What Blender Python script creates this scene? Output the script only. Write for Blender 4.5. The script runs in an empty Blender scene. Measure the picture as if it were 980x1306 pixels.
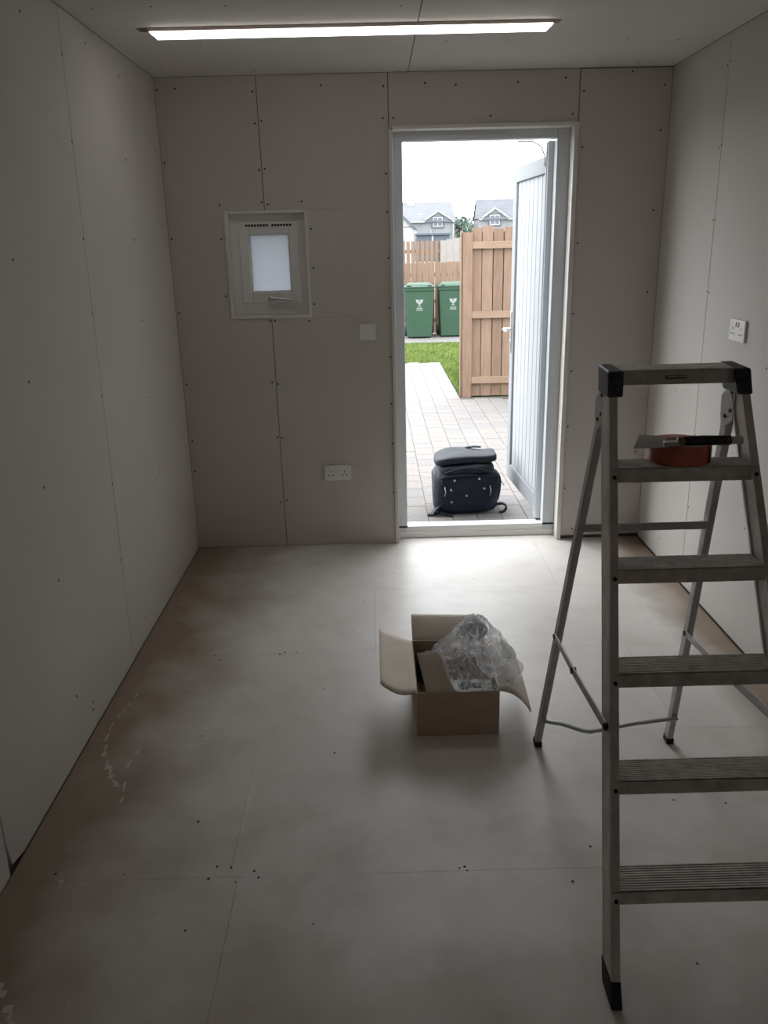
import bpy, bmesh, math, random
from mathutils import Vector, Matrix, noise as mnoise
R = random.Random(7)
S = bpy.context.scene
C = S.collection
PI = math.pi

# ------------------------------------------------------------------ camera
F_PX = 1048.6
pitch, yaw, roll = 0.31532, 0.005338, -0.023339
CAM = Vector((1.0326, -4.3944, 1.6199))
fw = Vector((math.sin(yaw)*math.cos(pitch), math.cos(yaw)*math.cos(pitch), -math.sin(pitch)))
rt = fw.cross(Vector((0, 0, 1))).normalized()
up = rt.cross(fw)
r2 = math.cos(roll)*rt + math.sin(roll)*up
u2 = -math.sin(roll)*rt + math.cos(roll)*up
cd = bpy.data.cameras.new('camera')
cam = bpy.data.objects.new('camera', cd)
C.objects.link(cam)
m = Matrix((r2, u2, -fw)).transposed().to_4x4()
m.translation = CAM
cam.matrix_world = m
cd.sensor_fit = 'HORIZONTAL'
cd.sensor_width = 36
cd.lens = F_PX/980*36
cd.clip_start = 0.05
cd.clip_end = 600
S.camera = cam

# ------------------------------------------------------------------ sky: bright even overcast
wd = bpy.data.worlds.new('sky')
S.world = wd
wd.use_nodes = True
nt = wd.node_tree
bg = nt.nodes['Background']
tc = nt.nodes.new('ShaderNodeTexCoord')
sx = nt.nodes.new('ShaderNodeSeparateXYZ')
nt.links.new(tc.outputs['Generated'], sx.inputs[0])
rp_ = nt.nodes.new('ShaderNodeValToRGB')
rp_.color_ramp.elements[0].position = 0.0
rp_.color_ramp.elements[0].color = (0.90, 0.95, 1.0, 1)
rp_.color_ramp.elements[1].position = 0.9
rp_.color_ramp.elements[1].color = (0.97, 0.99, 1.0, 1)
nt.links.new(sx.outputs['Z'], rp_.inputs[0])
nt.links.new(rp_.outputs[0], bg.inputs[0])
SKY = 7.2
bg.inputs[1].default_value = SKY
LED = 5.0
S.view_settings.view_transform = 'Standard'
S.view_settings.look = 'None'
S.view_settings.gamma = 1
S.view_settings.exposure = 0.0
S.view_settings.use_curve_mapping = False
S.cycles.max_bounces = 12
S.cycles.diffuse_bounces = 8
S.cycles.transparent_max_bounces = 16
S.cycles.caustics_reflective = False
S.cycles.caustics_refractive = False
S.cycles.sample_clamp_indirect = 6.0

# ------------------------------------------------------------------ materials
def mat(name, col, rough=0.6, var=0.0, scale=8.0, col2=None, metal=0.0, bump=0.0, bscale=60.0,
        stretch=(1, 1, 1), emit=0.0, detail=4.0, spec=0.5):
    M = bpy.data.materials.new(name)
    M.use_nodes = True
    t = M.node_tree
    p = t.nodes['Principled BSDF']
    p.inputs['Base Color'].default_value = (*col, 1)
    p.inputs['Roughness'].default_value = rough
    p.inputs['Metallic'].default_value = metal
    p.inputs['Specular IOR Level'].default_value = spec
    co = t.nodes.new('ShaderNodeTexCoord')
    mp = t.nodes.new('ShaderNodeMapping')
    mp.inputs['Scale'].default_value = stretch
    t.links.new(co.outputs['Object'], mp.inputs[0])
    if var or col2:
        n = t.nodes.new('ShaderNodeTexNoise')
        n.inputs['Scale'].default_value = scale
        n.inputs['Detail'].default_value = detail
        t.links.new(mp.outputs[0], n.inputs['Vector'])
        r = t.nodes.new('ShaderNodeValToRGB')
        c2 = col2 if col2 else tuple(min(1, c*(1+var)) for c in col)
        c1 = col if col2 else tuple(c*(1-var) for c in col)
        r.color_ramp.elements[0].position = .3
        r.color_ramp.elements[1].position = .7
        r.color_ramp.elements[0].color = (*c1, 1)
        r.color_ramp.elements[1].color = (*c2, 1)
        t.links.new(n.outputs['Fac'], r.inputs[0])
        t.links.new(r.outputs[0], p.inputs['Base Color'])
    if bump:
        n2 = t.nodes.new('ShaderNodeTexNoise')
        n2.inputs['Scale'].default_value = bscale
        n2.inputs['Detail'].default_value = 3
        t.links.new(mp.outputs[0], n2.inputs['Vector'])
        b = t.nodes.new('ShaderNodeBump')
        b.inputs['Strength'].default_value = bump
        b.inputs['Distance'].default_value = .004
        t.links.new(n2.outputs['Fac'], b.inputs['Height'])
        t.links.new(b.outputs[0], p.inputs['Normal'])
    if emit:
        p.inputs['Emission Color'].default_value = (*col, 1)
        p.inputs['Emission Strength'].default_value = emit
    return M

def floor_material():
    M = mat('coated_board', (.60, .57, .53), .42)
    t = M.node_tree
    p = t.nodes['Principled BSDF']
    co = t.nodes.new('ShaderNodeTexCoord')
    sp = t.nodes.new('ShaderNodeSeparateXYZ')
    t.links.new(co.outputs['Object'], sp.inputs[0])
    def noise(scale, detail=5):
        n = t.nodes.new('ShaderNodeTexNoise')
        n.inputs['Scale'].default_value = scale
        n.inputs['Detail'].default_value = detail
        t.links.new(co.outputs['Object'], n.inputs['Vector'])
        return n.outputs['Fac']
    def math_(op, a, b, c=None):
        n = t.nodes.new('ShaderNodeMath')
        n.operation = op
        for i, v in enumerate((a, b)):
            if isinstance(v, (int, float)): n.inputs[i].default_value = v
            else: t.links.new(v, n.inputs[i])
        return n.outputs[0]
    def ramp(f, a, b, ca, cb):
        r = t.nodes.new('ShaderNodeValToRGB')
        r.color_ramp.elements[0].position = a
        r.color_ramp.elements[1].position = b
        r.color_ramp.elements[0].color = (*ca, 1)
        r.color_ramp.elements[1].color = (*cb, 1)
        t.links.new(f, r.inputs[0])
        return r.outputs[0]
    base = ramp(noise(2.2), .3, .7, (.66, .625, .59), (.76, .735, .70))
    # trodden-in brown dust along both long walls; darker brown tint towards the rear too
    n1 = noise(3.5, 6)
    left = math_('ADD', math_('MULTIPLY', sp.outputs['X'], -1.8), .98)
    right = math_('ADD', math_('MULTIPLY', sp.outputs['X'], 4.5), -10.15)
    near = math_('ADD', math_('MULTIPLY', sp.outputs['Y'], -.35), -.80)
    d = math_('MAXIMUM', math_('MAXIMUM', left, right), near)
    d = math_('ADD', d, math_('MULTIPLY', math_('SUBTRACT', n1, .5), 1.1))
    brown_mask = ramp(d, .0, .8, (0, 0, 0), (.9, .9, .9))
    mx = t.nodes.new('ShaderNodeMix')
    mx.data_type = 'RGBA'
    t.links.new(brown_mask, mx.inputs[0])
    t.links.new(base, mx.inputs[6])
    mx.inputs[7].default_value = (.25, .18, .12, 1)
    # fine scuffs
    sc = ramp(noise(9, 10), .36, .5, (.95, .945, .94), (1, 1, 1))
    m2 = t.nodes.new('ShaderNodeMix')
    m2.data_type = 'RGBA'
    m2.blend_type = 'MULTIPLY'
    m2.inputs[0].default_value = 1
    t.links.new(mx.outputs[2], m2.inputs[6])
    t.links.new(sc, m2.inputs[7])
    t.links.new(m2.outputs[2], p.inputs['Base Color'])
    b = t.nodes.new('ShaderNodeBump')
    b.inputs['Strength'].default_value = .15
    b.inputs['Distance'].default_value = .002
    t.links.new(noise(90), b.inputs['Height'])
    t.links.new(b.outputs[0], p.inputs['Normal'])
    return M

def film_material():
    M = bpy.data.materials.new('clear_film')
    M.use_nodes = True
    t = M.node_tree
    out = t.nodes['Material Output']
    t.nodes.remove(t.nodes['Principled BSDF'])
    co = t.nodes.new('ShaderNodeTexCoord')
    n = t.nodes.new('ShaderNodeTexNoise')
    n.inputs['Scale'].default_value = 13
    n.inputs['Detail'].default_value = 6
    n.inputs['Distortion'].default_value = 1.6
    t.links.new(co.outputs['Object'], n.inputs['Vector'])
    r = t.nodes.new('ShaderNodeValToRGB')
    r.color_ramp.elements[0].position = .40
    r.color_ramp.elements[0].color = (.19, .19, .19, 1)
    r.color_ramp.elements[1].position = .60
    r.color_ramp.elements[1].color = (.24, .24, .24, 1)
    for p_, c_ in ((.46, .30), (.495, .74), (.53, .30)):
        el = r.color_ramp.elements.new(p_)
        el.color = (c_, c_, c_, 1)
    t.links.new(n.outputs['Fac'], r.inputs[0])
    b = t.nodes.new('ShaderNodeBump')
    b.inputs['Strength'].default_value = .3
    b.inputs['Distance'].default_value = .012
    t.links.new(n.outputs['Fac'], b.inputs['Height'])
    def node(kind, col):
        x = t.nodes.new(kind)
        x.inputs[0].default_value = (*col, 1)
        return x
    trp = node('ShaderNodeBsdfTransparent', (.985, .99, .995))
    trl = node('ShaderNodeBsdfTranslucent', (.98, .99, 1.0))
    dif = node('ShaderNodeBsdfDiffuse', (.85, .88, .92))
    gls = node('ShaderNodeBsdfGlossy', (1, 1, 1))
    gls.inputs['Roughness'].default_value = .09
    for x in (trl, dif, gls):
        t.links.new(b.outputs[0], x.inputs['Normal'])
    def mix(f, a_, b_):
        x = t.nodes.new('ShaderNodeMixShader')
        if isinstance(f, (int, float)): x.inputs[0].default_value = f
        else: t.links.new(f, x.inputs[0])
        t.links.new(a_, x.inputs[1])
        t.links.new(b_, x.inputs[2])
        return x.outputs[0]
    milky = mix(.12, trl.outputs[0], dif.outputs[0])
    body = mix(r.outputs[0], trp.outputs[0], milky)
    fr_ = t.nodes.new('ShaderNodeFresnel')
    fr_.inputs['IOR'].default_value = 1.5
    t.links.new(b.outputs[0], fr_.inputs['Normal'])
    fm = t.nodes.new('ShaderNodeMath')
    fm.operation = 'MULTIPLY_ADD'
    fm.inputs[1].default_value = .35
    fm.inputs[2].default_value = .04
    t.links.new(fr_.outputs[0], fm.inputs[0])
    t.links.new(mix(fm.outputs[0], body, gls.outputs[0]), out.inputs[0])
    return M

def frosted_material():
    M = bpy.data.materials.new('obscure_glass')
    M.use_nodes = True
    t = M.node_tree
    out = t.nodes['Material Output']
    t.nodes.remove(t.nodes['Principled BSDF'])
    tr = t.nodes.new('ShaderNodeBsdfTranslucent')
    tr.inputs[0].default_value = (.35, .36, .375, 1)
    gl = t.nodes.new('ShaderNodeBsdfGlossy')
    gl.inputs['Roughness'].default_value = .25
    mx = t.nodes.new('ShaderNodeMixShader')
    mx.inputs[0].default_value = .06
    co = t.nodes.new('ShaderNodeTexCoord')
    n = t.nodes.new('ShaderNodeTexNoise')
    n.inputs['Scale'].default_value = 45
    t.links.new(co.outputs['Object'], n.inputs['Vector'])
    b = t.nodes.new('ShaderNodeBump')
    b.inputs['Strength'].default_value = .5
    b.inputs['Distance'].default_value = .005
    t.links.new(n.outputs['Fac'], b.inputs['Height'])
    t.links.new(b.outputs[0], tr.inputs['Normal'])
    t.links.new(b.outputs[0], gl.inputs['Normal'])
    t.links.new(tr.outputs[0], mx.inputs[1])
    t.links.new(gl.outputs[0], mx.inputs[2])
    t.links.new(mx.outputs[0], out.inputs[0])
    return M

PLASTER = mat('plasterboard', (.545, .512, .482), .85, var=.04, scale=1.6, bump=.05, bscale=200)
CEILB = mat('ceiling_board', (.585, .555, .525), .85, var=.04, scale=1.2)
CORE = mat('board_backing', (.10, .08, .065), .9)
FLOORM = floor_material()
SCREW = mat('dark_screw', (.02, .018, .010), .6)
UPVC = mat('white_plastic', (.79, .79, .775), .28, var=.02, scale=3)
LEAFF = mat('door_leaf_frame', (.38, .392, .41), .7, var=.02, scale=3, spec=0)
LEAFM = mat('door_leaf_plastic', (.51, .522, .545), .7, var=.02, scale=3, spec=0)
UPVCG = mat('grey_white_plastic', (.62, .65, .68), .3, var=.03, scale=3)
LINING = mat('trim_white', (.68, .65, .615), .5, var=.05, scale=14)
RUBBER = mat('black_rubber', (.015, .015, .017), .7)
WHITEPL = mat('socket_plastic', (.74, .725, .70), .3)
DARKHOLE = mat('socket_hole', (.012, .011, .011), .8)
STEELH = mat('chrome', (.75, .76, .78), .22, metal=1)
ALU = mat('worn_aluminium', (.60, .57, .53), .5, var=.16, scale=22, metal=.2, bump=.1, bscale=120)
ALU2 = mat('step_aluminium', (.56, .525, .48), .5, var=.22, scale=30, metal=.2, bump=.12, bscale=140)
ALUR = mat('rear_leg_aluminium', (.42, .42, .43), .45, var=.13, scale=22, metal=.3)
CAPPL = mat('dark_blue_plastic', (.035, .04, .055), .5, var=.4, scale=50)
CARD = mat('cardboard', (.50, .39, .305), .85, var=.07, scale=14, bump=.1, bscale=90, stretch=(1, 1, 4))
CARDIN = mat('cardboard_inside', (.74, .66, .57), .85, var=.06, scale=14, bump=.12, bscale=90)
FILM = film_material()
FROST = frosted_material()
BAGC = mat('black_nylon', (.008, .012, .021), .7, var=.3, scale=40, bump=.35, bscale=220, spec=.25)
BAGC2 = mat('grey_black_nylon', (.008, .011, .018), .65, var=.3, scale=30, bump=.3, bscale=160, spec=.3)
STUD = mat('silver_stud', (.30, .32, .34), .4, metal=1)
TAPE = mat('orange_tape', (.55, .15, .08), .42, var=.15, scale=20)
TAPEL = mat('tape_print', (.16, .05, .04), .6)
BLADE = mat('scraper_steel', (.42, .42, .41), .3, var=.12, scale=40, metal=.9)
WOODH = mat('varnished_wood', (.35, .2, .11), .5)
BLACKH = mat('black_grip', (.012, .013, .017), .4)
DIFF = mat('light_diffuser', (1, .965, .90), .5, emit=LED)
LBODY = mat('light_body', (.60, .53, .50), .5)
LSTRIP = mat('dark_strip', (.16, .15, .14), .5)
PAV = [mat('paver_%s' % n, c, .85, var=.12, scale=22, bump=.25, bscale=120) for n, c in
       (('grey', (.165, .154, .148)), ('pink', (.172, .155, .146)), ('buff', (.176, .160, .148)), ('slate', (.152, .145, .143)))]
PAVP = mat('paver_pale', (.175, .171, .168), .85, var=.09, scale=22, bump=.2, bscale=120)
SAND = mat('jointing_sand', (.06, .055, .05), .95)
EARTH = mat('ground_earth', (.14, .15, .12), .95, var=.15, scale=.4)
GRASS = mat('grass_blade', (.10, .165, .016), .7, col2=(.175, .235, .035), scale=3)
TURF = mat('turf_soil', (.06, .09, .018), .95, var=.2, scale=9)
FEN = [mat('fence_timber_%s' % n, c, .8, var=.16, scale=7, stretch=(6, 6, .7), bump=.2, bscale=30) for n, c in
       (('tan', (.185, .116, .076)), ('brown', (.16, .098, .064)), ('light', (.20, .127, .084)))]
FENP = mat('fence_timber_pale', (.27, .245, .225), .8, var=.08, scale=7, stretch=(6, 6, .7))
FENR = mat('fence_rail', (.22, .145, .098), .8, var=.14, scale=6, stretch=(.7, 6, 6), bump=.2, bscale=30)
BIN = mat('green_bin', (.018, .060, .031), .45, var=.06, scale=6)
BINL = mat('green_bin_lid', (.024, .07, .04), .35, var=.05, scale=6)
BINW = mat('bin_print', (.30, .32, .31), .5)
STONE = mat('house_render', (.235, .24, .25), .9, var=.08, scale=.8)
QUOIN = mat('house_quoin', (.12, .126, .137), .9)
SLATE = mat('slate_roof', (.11, .117, .133), .8, var=.12, scale=.9, stretch=(1, 4, 4))
HWHITE = mat('house_white', (.38, .385, .39), .7)
HGLASS = mat('house_glass', (.05, .07, .09), .15)
HBLUE = mat('blue_grey_cladding', (.085, .105, .13), .7, var=.06, scale=2)
LEAF = mat('far_foliage', (.11, .155, .125), .8, col2=(.18, .23, .19), scale=.9)  # pale leaf tones carry the distance haze in the colour
BARK = mat('far_bark', (.12, .10, .08), .9)
CHALK = mat('plaster_dust', (.55, .51, .46), .95)
PENCIL = mat('pencil_grey', (.34, .32, .30), .9)

def tone(M, k):
    t = M.node_tree
    p = t.nodes['Principled BSDF']
    c = p.inputs['Base Color'].default_value
    p.inputs['Base Color'].default_value = (c[0]*k, c[1]*k, c[2]*k, 1)
    for n in t.nodes:
        if n.type == 'VALTORGB':
            for el in n.color_ramp.elements:
                el.color = (el.color[0]*k, el.color[1]*k, el.color[2]*k, 1)
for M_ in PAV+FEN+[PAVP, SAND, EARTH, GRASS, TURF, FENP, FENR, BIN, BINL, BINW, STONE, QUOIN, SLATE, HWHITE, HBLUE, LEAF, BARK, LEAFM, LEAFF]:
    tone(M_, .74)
# ------------------------------------------------------------------ mesh helpers
class MB:
    def __init__(s):
        s.v, s.f = [], []
    def add(s, vs, fs):
        o = len(s.v)
        s.v += [tuple(v) for v in vs]
        s.f += [tuple(i+o for i in f) for f in fs]
        return s
    def box(s, a, b, mt=None):
        x0, y0, z0 = a
        x1, y1, z1 = b
        vs = [Vector(p) for p in ((x0,y0,z0),(x1,y0,z0),(x1,y1,z0),(x0,y1,z0),(x0,y0,z1),(x1,y0,z1),(x1,y1,z1),(x0,y1,z1))]
        if mt: vs = [mt @ v for v in vs]
        return s.add(vs, HEX)
    def hexa(s, b4, t4):
        return s.add(list(b4)+list(t4), HEX)
    def prism(s, pts, axis, a, b):
        """polygon (2D) extruded along axis between a and b; pts in order of remaining axes"""
        def P(p, d):
            l = list(p)
            l.insert(axis, d)
            return tuple(l)
        n = len(pts)
        vs = [P(p, a) for p in pts] + [P(p, b) for p in pts]
        fs = [tuple(range(n))[::-1], tuple(range(n, 2*n))] + [(i, (i+1) % n, n+(i+1) % n, n+i) for i in range(n)]
        return s.add(vs, fs)
    def tube(s, path, r, n=8, cap=True, flat=1.0):
        path = [Vector(p) for p in path]
        rings = []
        prev = None
        for i, p in enumerate(path):
            d = (path[min(i+1, len(path)-1)] - path[max(i-1, 0)]).normalized()
            if prev is None:
                a = d.cross(Vector((0, 0, 1)))
                if a.length < .05: a = d.cross(Vector((0, 1, 0)))
                a.normalize()
            else:
                a = (prev - d*prev.dot(d)).normalized()
            prev = a
            b = d.cross(a)
            rr = r[i] if isinstance(r, (list, tuple)) else r
            rings.append([p + (a*math.cos(2*PI*k/n) + b*math.sin(2*PI*k/n)*flat)*rr for k in range(n)])
        vs = [v for ring in rings for v in ring]
        fs = []
        for i in range(len(rings)-1):
            for k in range(n):
                fs.append((i*n+k, i*n+(k+1) % n, (i+1)*n+(k+1) % n, (i+1)*n+k))
        if cap:
            fs.append(tuple(range(n))[::-1])
            fs.append(tuple(range((len(rings)-1)*n, len(rings)*n)))
        return s.add(vs, fs)
    def disc(s, c, nrm, r, h, n=10):
        c = Vector(c)
        nrm = Vector(nrm)
        return s.tube([c, c+nrm*h], r, n)
    def grid(s, P, nu, nv, closeu=False):
        o = len(s.v)
        for j in range(nv):
            for i in range(nu):
                s.v.append(tuple(P(i, j)))
        for j in range(nv-1):
            for i in range(nu if closeu else nu-1):
                i2 = (i+1) % nu
                s.f.append((o+j*nu+i, o+j*nu+i2, o+(j+1)*nu+i2, o+(j+1)*nu+i))
        return s
    def build(s, name, material, parent=None, smooth=False, bevel=0, seg=2, solid=0, sub=0):
        me = bpy.data.meshes.new(name)
        me.from_pydata(s.v, [], s.f)
        bm = bmesh.new()
        bm.from_mesh(me)
        bmesh.ops.recalc_face_normals(bm, faces=bm.faces)
        bm.to_mesh(me)
        bm.free()
        me.materials.append(material)
        if smooth:
            for p in me.polygons: p.use_smooth = True
        o = bpy.data.objects.new(name, me)
        C.objects.link(o)
        if parent:
            o.parent = parent
            o.matrix_parent_inverse = Matrix.Translation(-parent_loc(parent))
        if solid:
            md = o.modifiers.new('solid', 'SOLIDIFY')
            md.thickness = solid
            md.offset = 0
        if sub:
            md = o.modifiers.new('sub', 'SUBSURF')
            md.levels = md.render_levels = sub
        if bevel:
            md = o.modifiers.new('bevel', 'BEVEL')
            md.width = bevel
            md.segments = seg
            md.limit_method = 'ANGLE'
        return o
HEX = [(0,3,2,1),(4,5,6,7),(0,1,5,4),(1,2,6,5),(2,3,7,6),(3,0,4,7)]
def parent_loc(p):
    return Vector((0, 0, 0)) if p.parent else p.location
def B(*boxes):
    mb = MB()
    for a, b in boxes: mb.box(a, b)
    return mb
def thing(name, label, cat, loc, group=None):
    o = bpy.data.objects.new(name, None)
    C.objects.link(o)
    o.location = loc
    o.empty_display_size = .05
    o['label'] = label
    o['category'] = cat
    if group: o['group'] = group
    return o
def tag(o, label, cat, group=None, kind=None):
    o['label'] = label
    o['category'] = cat
    if group: o['group'] = group
    if kind: o['kind'] = kind
    return o
def struct(o, label=None, cat=None):
    o['kind'] = 'structure'
    if label: o['label'] = label
    if cat: o['category'] = cat
    return o
def stuff(o):
    o['kind'] = 'stuff'
    return o
def dup_tree(o, loc):
    c = o.copy()
    C.objects.link(c)
    c.location = loc
    for ch in o.children:
        k = ch.copy()
        C.objects.link(k)
        k.parent = c
        for g in ch.children:
            h = g.copy()
            C.objects.link(h)
            h.parent = k
    return c

W, H, YB = 2.497, 2.40, -4.72
G = -.06                      # outside ground level

# ------------------------------------------------------------------ floor
fl = struct(B(((-.1, YB-.1, -.12), (W+.1, .17, -.022))).build('floor', CORE), 'pale coated chipboard floor of the room', 'floor')
rows = [(.08, .0125, [1.25]), (.0125, -.66, [1.9]), (-.66, -1.303, [1.0]), (-1.303, -1.93, [2.05]), (-1.93, -2.58, [.60]),
        (-2.58, -3.22, [.625]), (-3.22, -3.85, [1.7]), (-3.85, -4.5, [.8]), (-4.5, YB, [1.5])]
for y1, y0, cuts in rows:
    xs = [0] + cuts + [W]
    for a, b in zip(xs, xs[1:]):
        if y1 > .05:
            if a > 1.2: continue
            a, b = 1.14, 2.035
        g = .0005
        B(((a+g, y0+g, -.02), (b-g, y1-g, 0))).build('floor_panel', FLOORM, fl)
mb = MB()
for path in ([(.09,-1.60),(.07,-1.70),(.055,-1.85),(.075,-1.98),(.15,-2.13),(.19,-2.18)], [(.2,-1.95),(.175,-2.1),(.165,-2.2)],
             [(.2,-2.15),(.215,-2.3),(.235,-2.42)], [(.14,-2.55),(.155,-2.62)], [(.12,-2.9),(.2,-3.02),(.22,-3.1)], [(.3,-2.95),(.31,-2.98)]):
    pts = []
    for (xa, ya), (xb, yb) in zip(path, path[1:]):
        for k in range(6):
            f = k/6
            pts.append((xa+(xb-xa)*f+R.uniform(-.005, .005), ya+(yb-ya)*f))
    for (xa, ya), (xb, yb) in zip(pts, pts[1:]):
        if R.random() < .35: continue
        w = R.uniform(.001, .003)
        mb.box((min(xa, xb)-w, min(ya, yb), 0), (max(xa, xb)+w*.2, max(ya, yb), .0006))
stuff(mb.build('plaster_smear', CHALK, fl))
mb = MB()
for x, y in [(.31,-2.56),(.60,-2.545),(.665,-2.56),(.68,-2.585),(.62,-2.60),(.545,-2.585),(.56,-2.54),(1.225,-2.57),(1.245,-2.58),(1.24,-2.565),
             (.33,-1.31),(.36,-1.345),(.30,-1.40),(.62,-1.295),(.67,-1.30),(.60,-1.31),(.39,-1.9),(.21,-1.98),(.47,-2.35),(.86,-2.02),(1.9,-2.31),(1.6,-2.5),
             (1.1,-.45),(.95,-.8),(1.5,-.55),(1.77,-2.62),(1.83,-2.63),(1.52,-2.63),(1.75,-2.9),(2.05,-2.33),(.9,-1.1),(1.88,-2.27),(2.2,-2.25),(2.2,-1.5),(.12,-2.55),(.8,-1.6),(.52,-2.76),(.84,-2.75)]:
    w = R.uniform(.002, .0042)
    mb.disc((x, y, 0), (0, 0, 1), w, R.uniform(.0008, .002), 6)
stuff(mb.build('floor_speck', SCREW, fl))

# ------------------------------------------------------------------ walls and ceiling
def board(parent, axis, pts, a, b, name='plasterboard', material=PLASTER):
    return MB().prism(pts, axis, a, b).build(name, material, parent, bevel=.0012, seg=1)
TH = .0125
# front wall: structure with a door hole and a window hole
DX0, DX1, DZ = 1.135, 2.043, 2.160
WX0, WX1, WZ0, WZ1 = .288, .702, 1.268, 1.790
y0, y1 = TH, .17
wf = B(((-.1, y0, -.12), (WX0, y1, H+.1)), ((WX0, y0, -.12), (WX1, y1, WZ0)), ((WX0, y0, WZ1), (WX1, y1, H+.1)),
       ((WX1, y0, -.12), (DX0, y1, H+.1)), ((DX0, y0, DZ), (DX1, y1, H+.1)), ((DX1, y0, -.12), (W+.1, y1, H+.1))).build('wall_front', CORE)
struct(wf, 'plasterboarded wall with the open door and the small window', 'wall')
g = .0016
BZ = .0015
board(wf, 1, [(0.0005, BZ), (.500-g, BZ), (.494-g, WZ0), (WX0, WZ0), (WX0, WZ1), (.492-g, WZ1), (.487-g, H-.0008), (0.0005, H-.0008)], 0, TH)
board(wf, 1, [(.500+g, BZ), (DX0, BZ*.3), (DX0, DZ), (1.122-g, DZ), (1.122-g, H-.0008), (.487+g, H-.0008), (.492+g, WZ1), (WX1, WZ1), (WX1, WZ0), (.494+g, WZ0)], 0, TH)
board(wf, 1, [(1.122+g, DZ), (2.050-g, DZ), (2.050-g, H-.0008), (1.122+g, H-.0008)], 0, TH)
board(wf, 1, [(DX1, .02), (W-.0006, .024), (W-.0006, H-.004), (2.050+g, H-.004), (2.050+g, DZ), (DX1, DZ)], 0, TH)
mb = MB()
sp = [(.012,2.345),(.003+.012,2.02),(.014,1.666),(.016,1.30),(.018,.93),(.02,.62),(.02,.45),(.10,2.35),(.80,2.35),(1.10,2.34),(.47,2.33),
      (.472,2.19),(.505,2.20),(.477,1.98),(.507,1.985),(.48,1.83),(.51,1.82),(.27,1.82),(.68,1.83),(.265,1.66),(.265,1.38),(.72,1.70),(.725,1.51),(.72,1.33),
      (.485,1.25),(.51,1.25),(.69,1.245),(.475,.93),(.505,.92),(.485,.63),(.51,.625),(.48,.26),(.515,.27),(1.105,1.95),(1.107,1.77),(1.11,1.55),(1.11,1.3),(1.11,1.05),(1.11,.80),(1.113,.58),(1.112,.30),
      (1.095,2.20),(1.145,2.20),(1.30,2.35),(1.45,2.34),(1.62,2.2),(1.75,2.345),(2.02,2.2),(1.98,2.36),(2.075,2.05),(2.07,2.3),(2.075,1.6),(2.07,1.25),(2.075,.95),(2.07,.65),(2.07,.3),
      (2.30,2.38),(2.46,2.32),(2.455,2.12),(2.45,1.75),(2.45,1.35),(2.45,.95),(2.45,.5),(2.44,.08),(2.12,.06)]
for x, z in sp: mb.disc((x, 0, z), (0, -1, 0), .0052, .0006, 7)
stuff(mb.build('screw_heads', SCREW, wf))
stuff(B(((WX1+.012, -.0004, WZ1+.004), (.93, 0, WZ1+.006)), ((WX1+.012, -.0004, WZ0-.006), (.93, 0, WZ0-.004)),
        ((.842, -.0004, .30), (.844, 0, .375)), ((.879, -.0004, .466), (.93, 0, .4675))).build('pencil_marks', PENCIL, wf))
# left wall
wl = struct(B(((-.2, YB-.1, -.12), (-TH, .17, H+.1))).build('wall_left', CORE), 'plain plasterboarded wall on the left', 'wall')
board(wl, 0, [(-.0005, .002), (-1.345+g, .004), (-1.262+g, H-.0006), (-.0005, H-.0006)], -TH, 0)
board(wl, 0, [(-1.345-g, .004), (-2.46, .004), (-2.535, .022), (-2.548, .11), (-2.50, H-.0006), (-1.262-g, H-.0006)], -TH, 0)
board(wl, 0, [(-2.560, .004), (-3.80, .004), (-3.80, H-.0006), (-2.507, H-.0006)], -TH, 0.002)
board(wl, 0, [(-3.803, .004), (YB, .004), (YB, H-.0006), (-3.803, H-.0006)], -TH, 0)
mb = MB()
for y, z in [(-1.27,2.25),(-1.28,1.98),(-1.295,1.66),(-1.30,1.40),(-1.315,1.10),(-1.325,.76),(-1.335,.45),(-1.94,1.253),(-1.95,.62),(-1.95,.93),(-1.92,1.6),(-1.115,.092),(-1.82,.10),(-1.83,.075),(-1.95,.20),
              (-.63,1.98),(-.64,1.66),(-.65,1.32),(-.66,.98),(-.64,.62),(-.66,.32),(-.6,2.3),(-1.0,2.34),(-1.6,2.3),(-.05,1.85),(-.05,1.2),(-.06,.6)]:
    mb.disc((0, y, z), (1, 0, 0), .0052, .0006, 7)
stuff(mb.build('screw_heads', SCREW, wl))
# right wall
wr_ = struct(B(((W+TH, YB-.1, -.12), (W+.2, .17, H+.1))).build('wall_right', CORE), 'plain plasterboarded wall on the right', 'wall')
board(wr_, 0, [(-.0005, .010), (-.69+g, .010), (-.672+g, H-.0006), (-.0005, H-.0006)], W, W+TH)
board(wr_, 0, [(-.69-g, .010), (-1.92, .010), (-1.90, H-.0006), (-.672-g, H-.0006)], W, W+TH)
board(wr_, 0, [(-1.923, .010), (-3.15, .010), (-3.12, H-.0006), (-1.903, H-.0006)], W, W+TH)
board(wr_, 0, [(-3.153, .010), (YB, .010), (YB, H-.0006), (-3.123, H-.0006)], W, W+TH)
mb = MB()
for y, z in [(-.66,2.28),(-.69,2.29),(-.65,1.97),(-.675,1.98),(-.66,1.685),(-.69,1.685),(-.672,1.39),(-.70,1.385),(-.68,1.05),(-.70,.75),(-1.312,1.143),(-1.3,1.5),(-.35,.12),(-.4,.9),(-1.29,.5),(-.7,.4)]:
    mb.disc((W, y, z), (-1, 0, 0), .0048, .0006, 7)
stuff(mb.build('screw_heads', SCREW, wr_))
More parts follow.
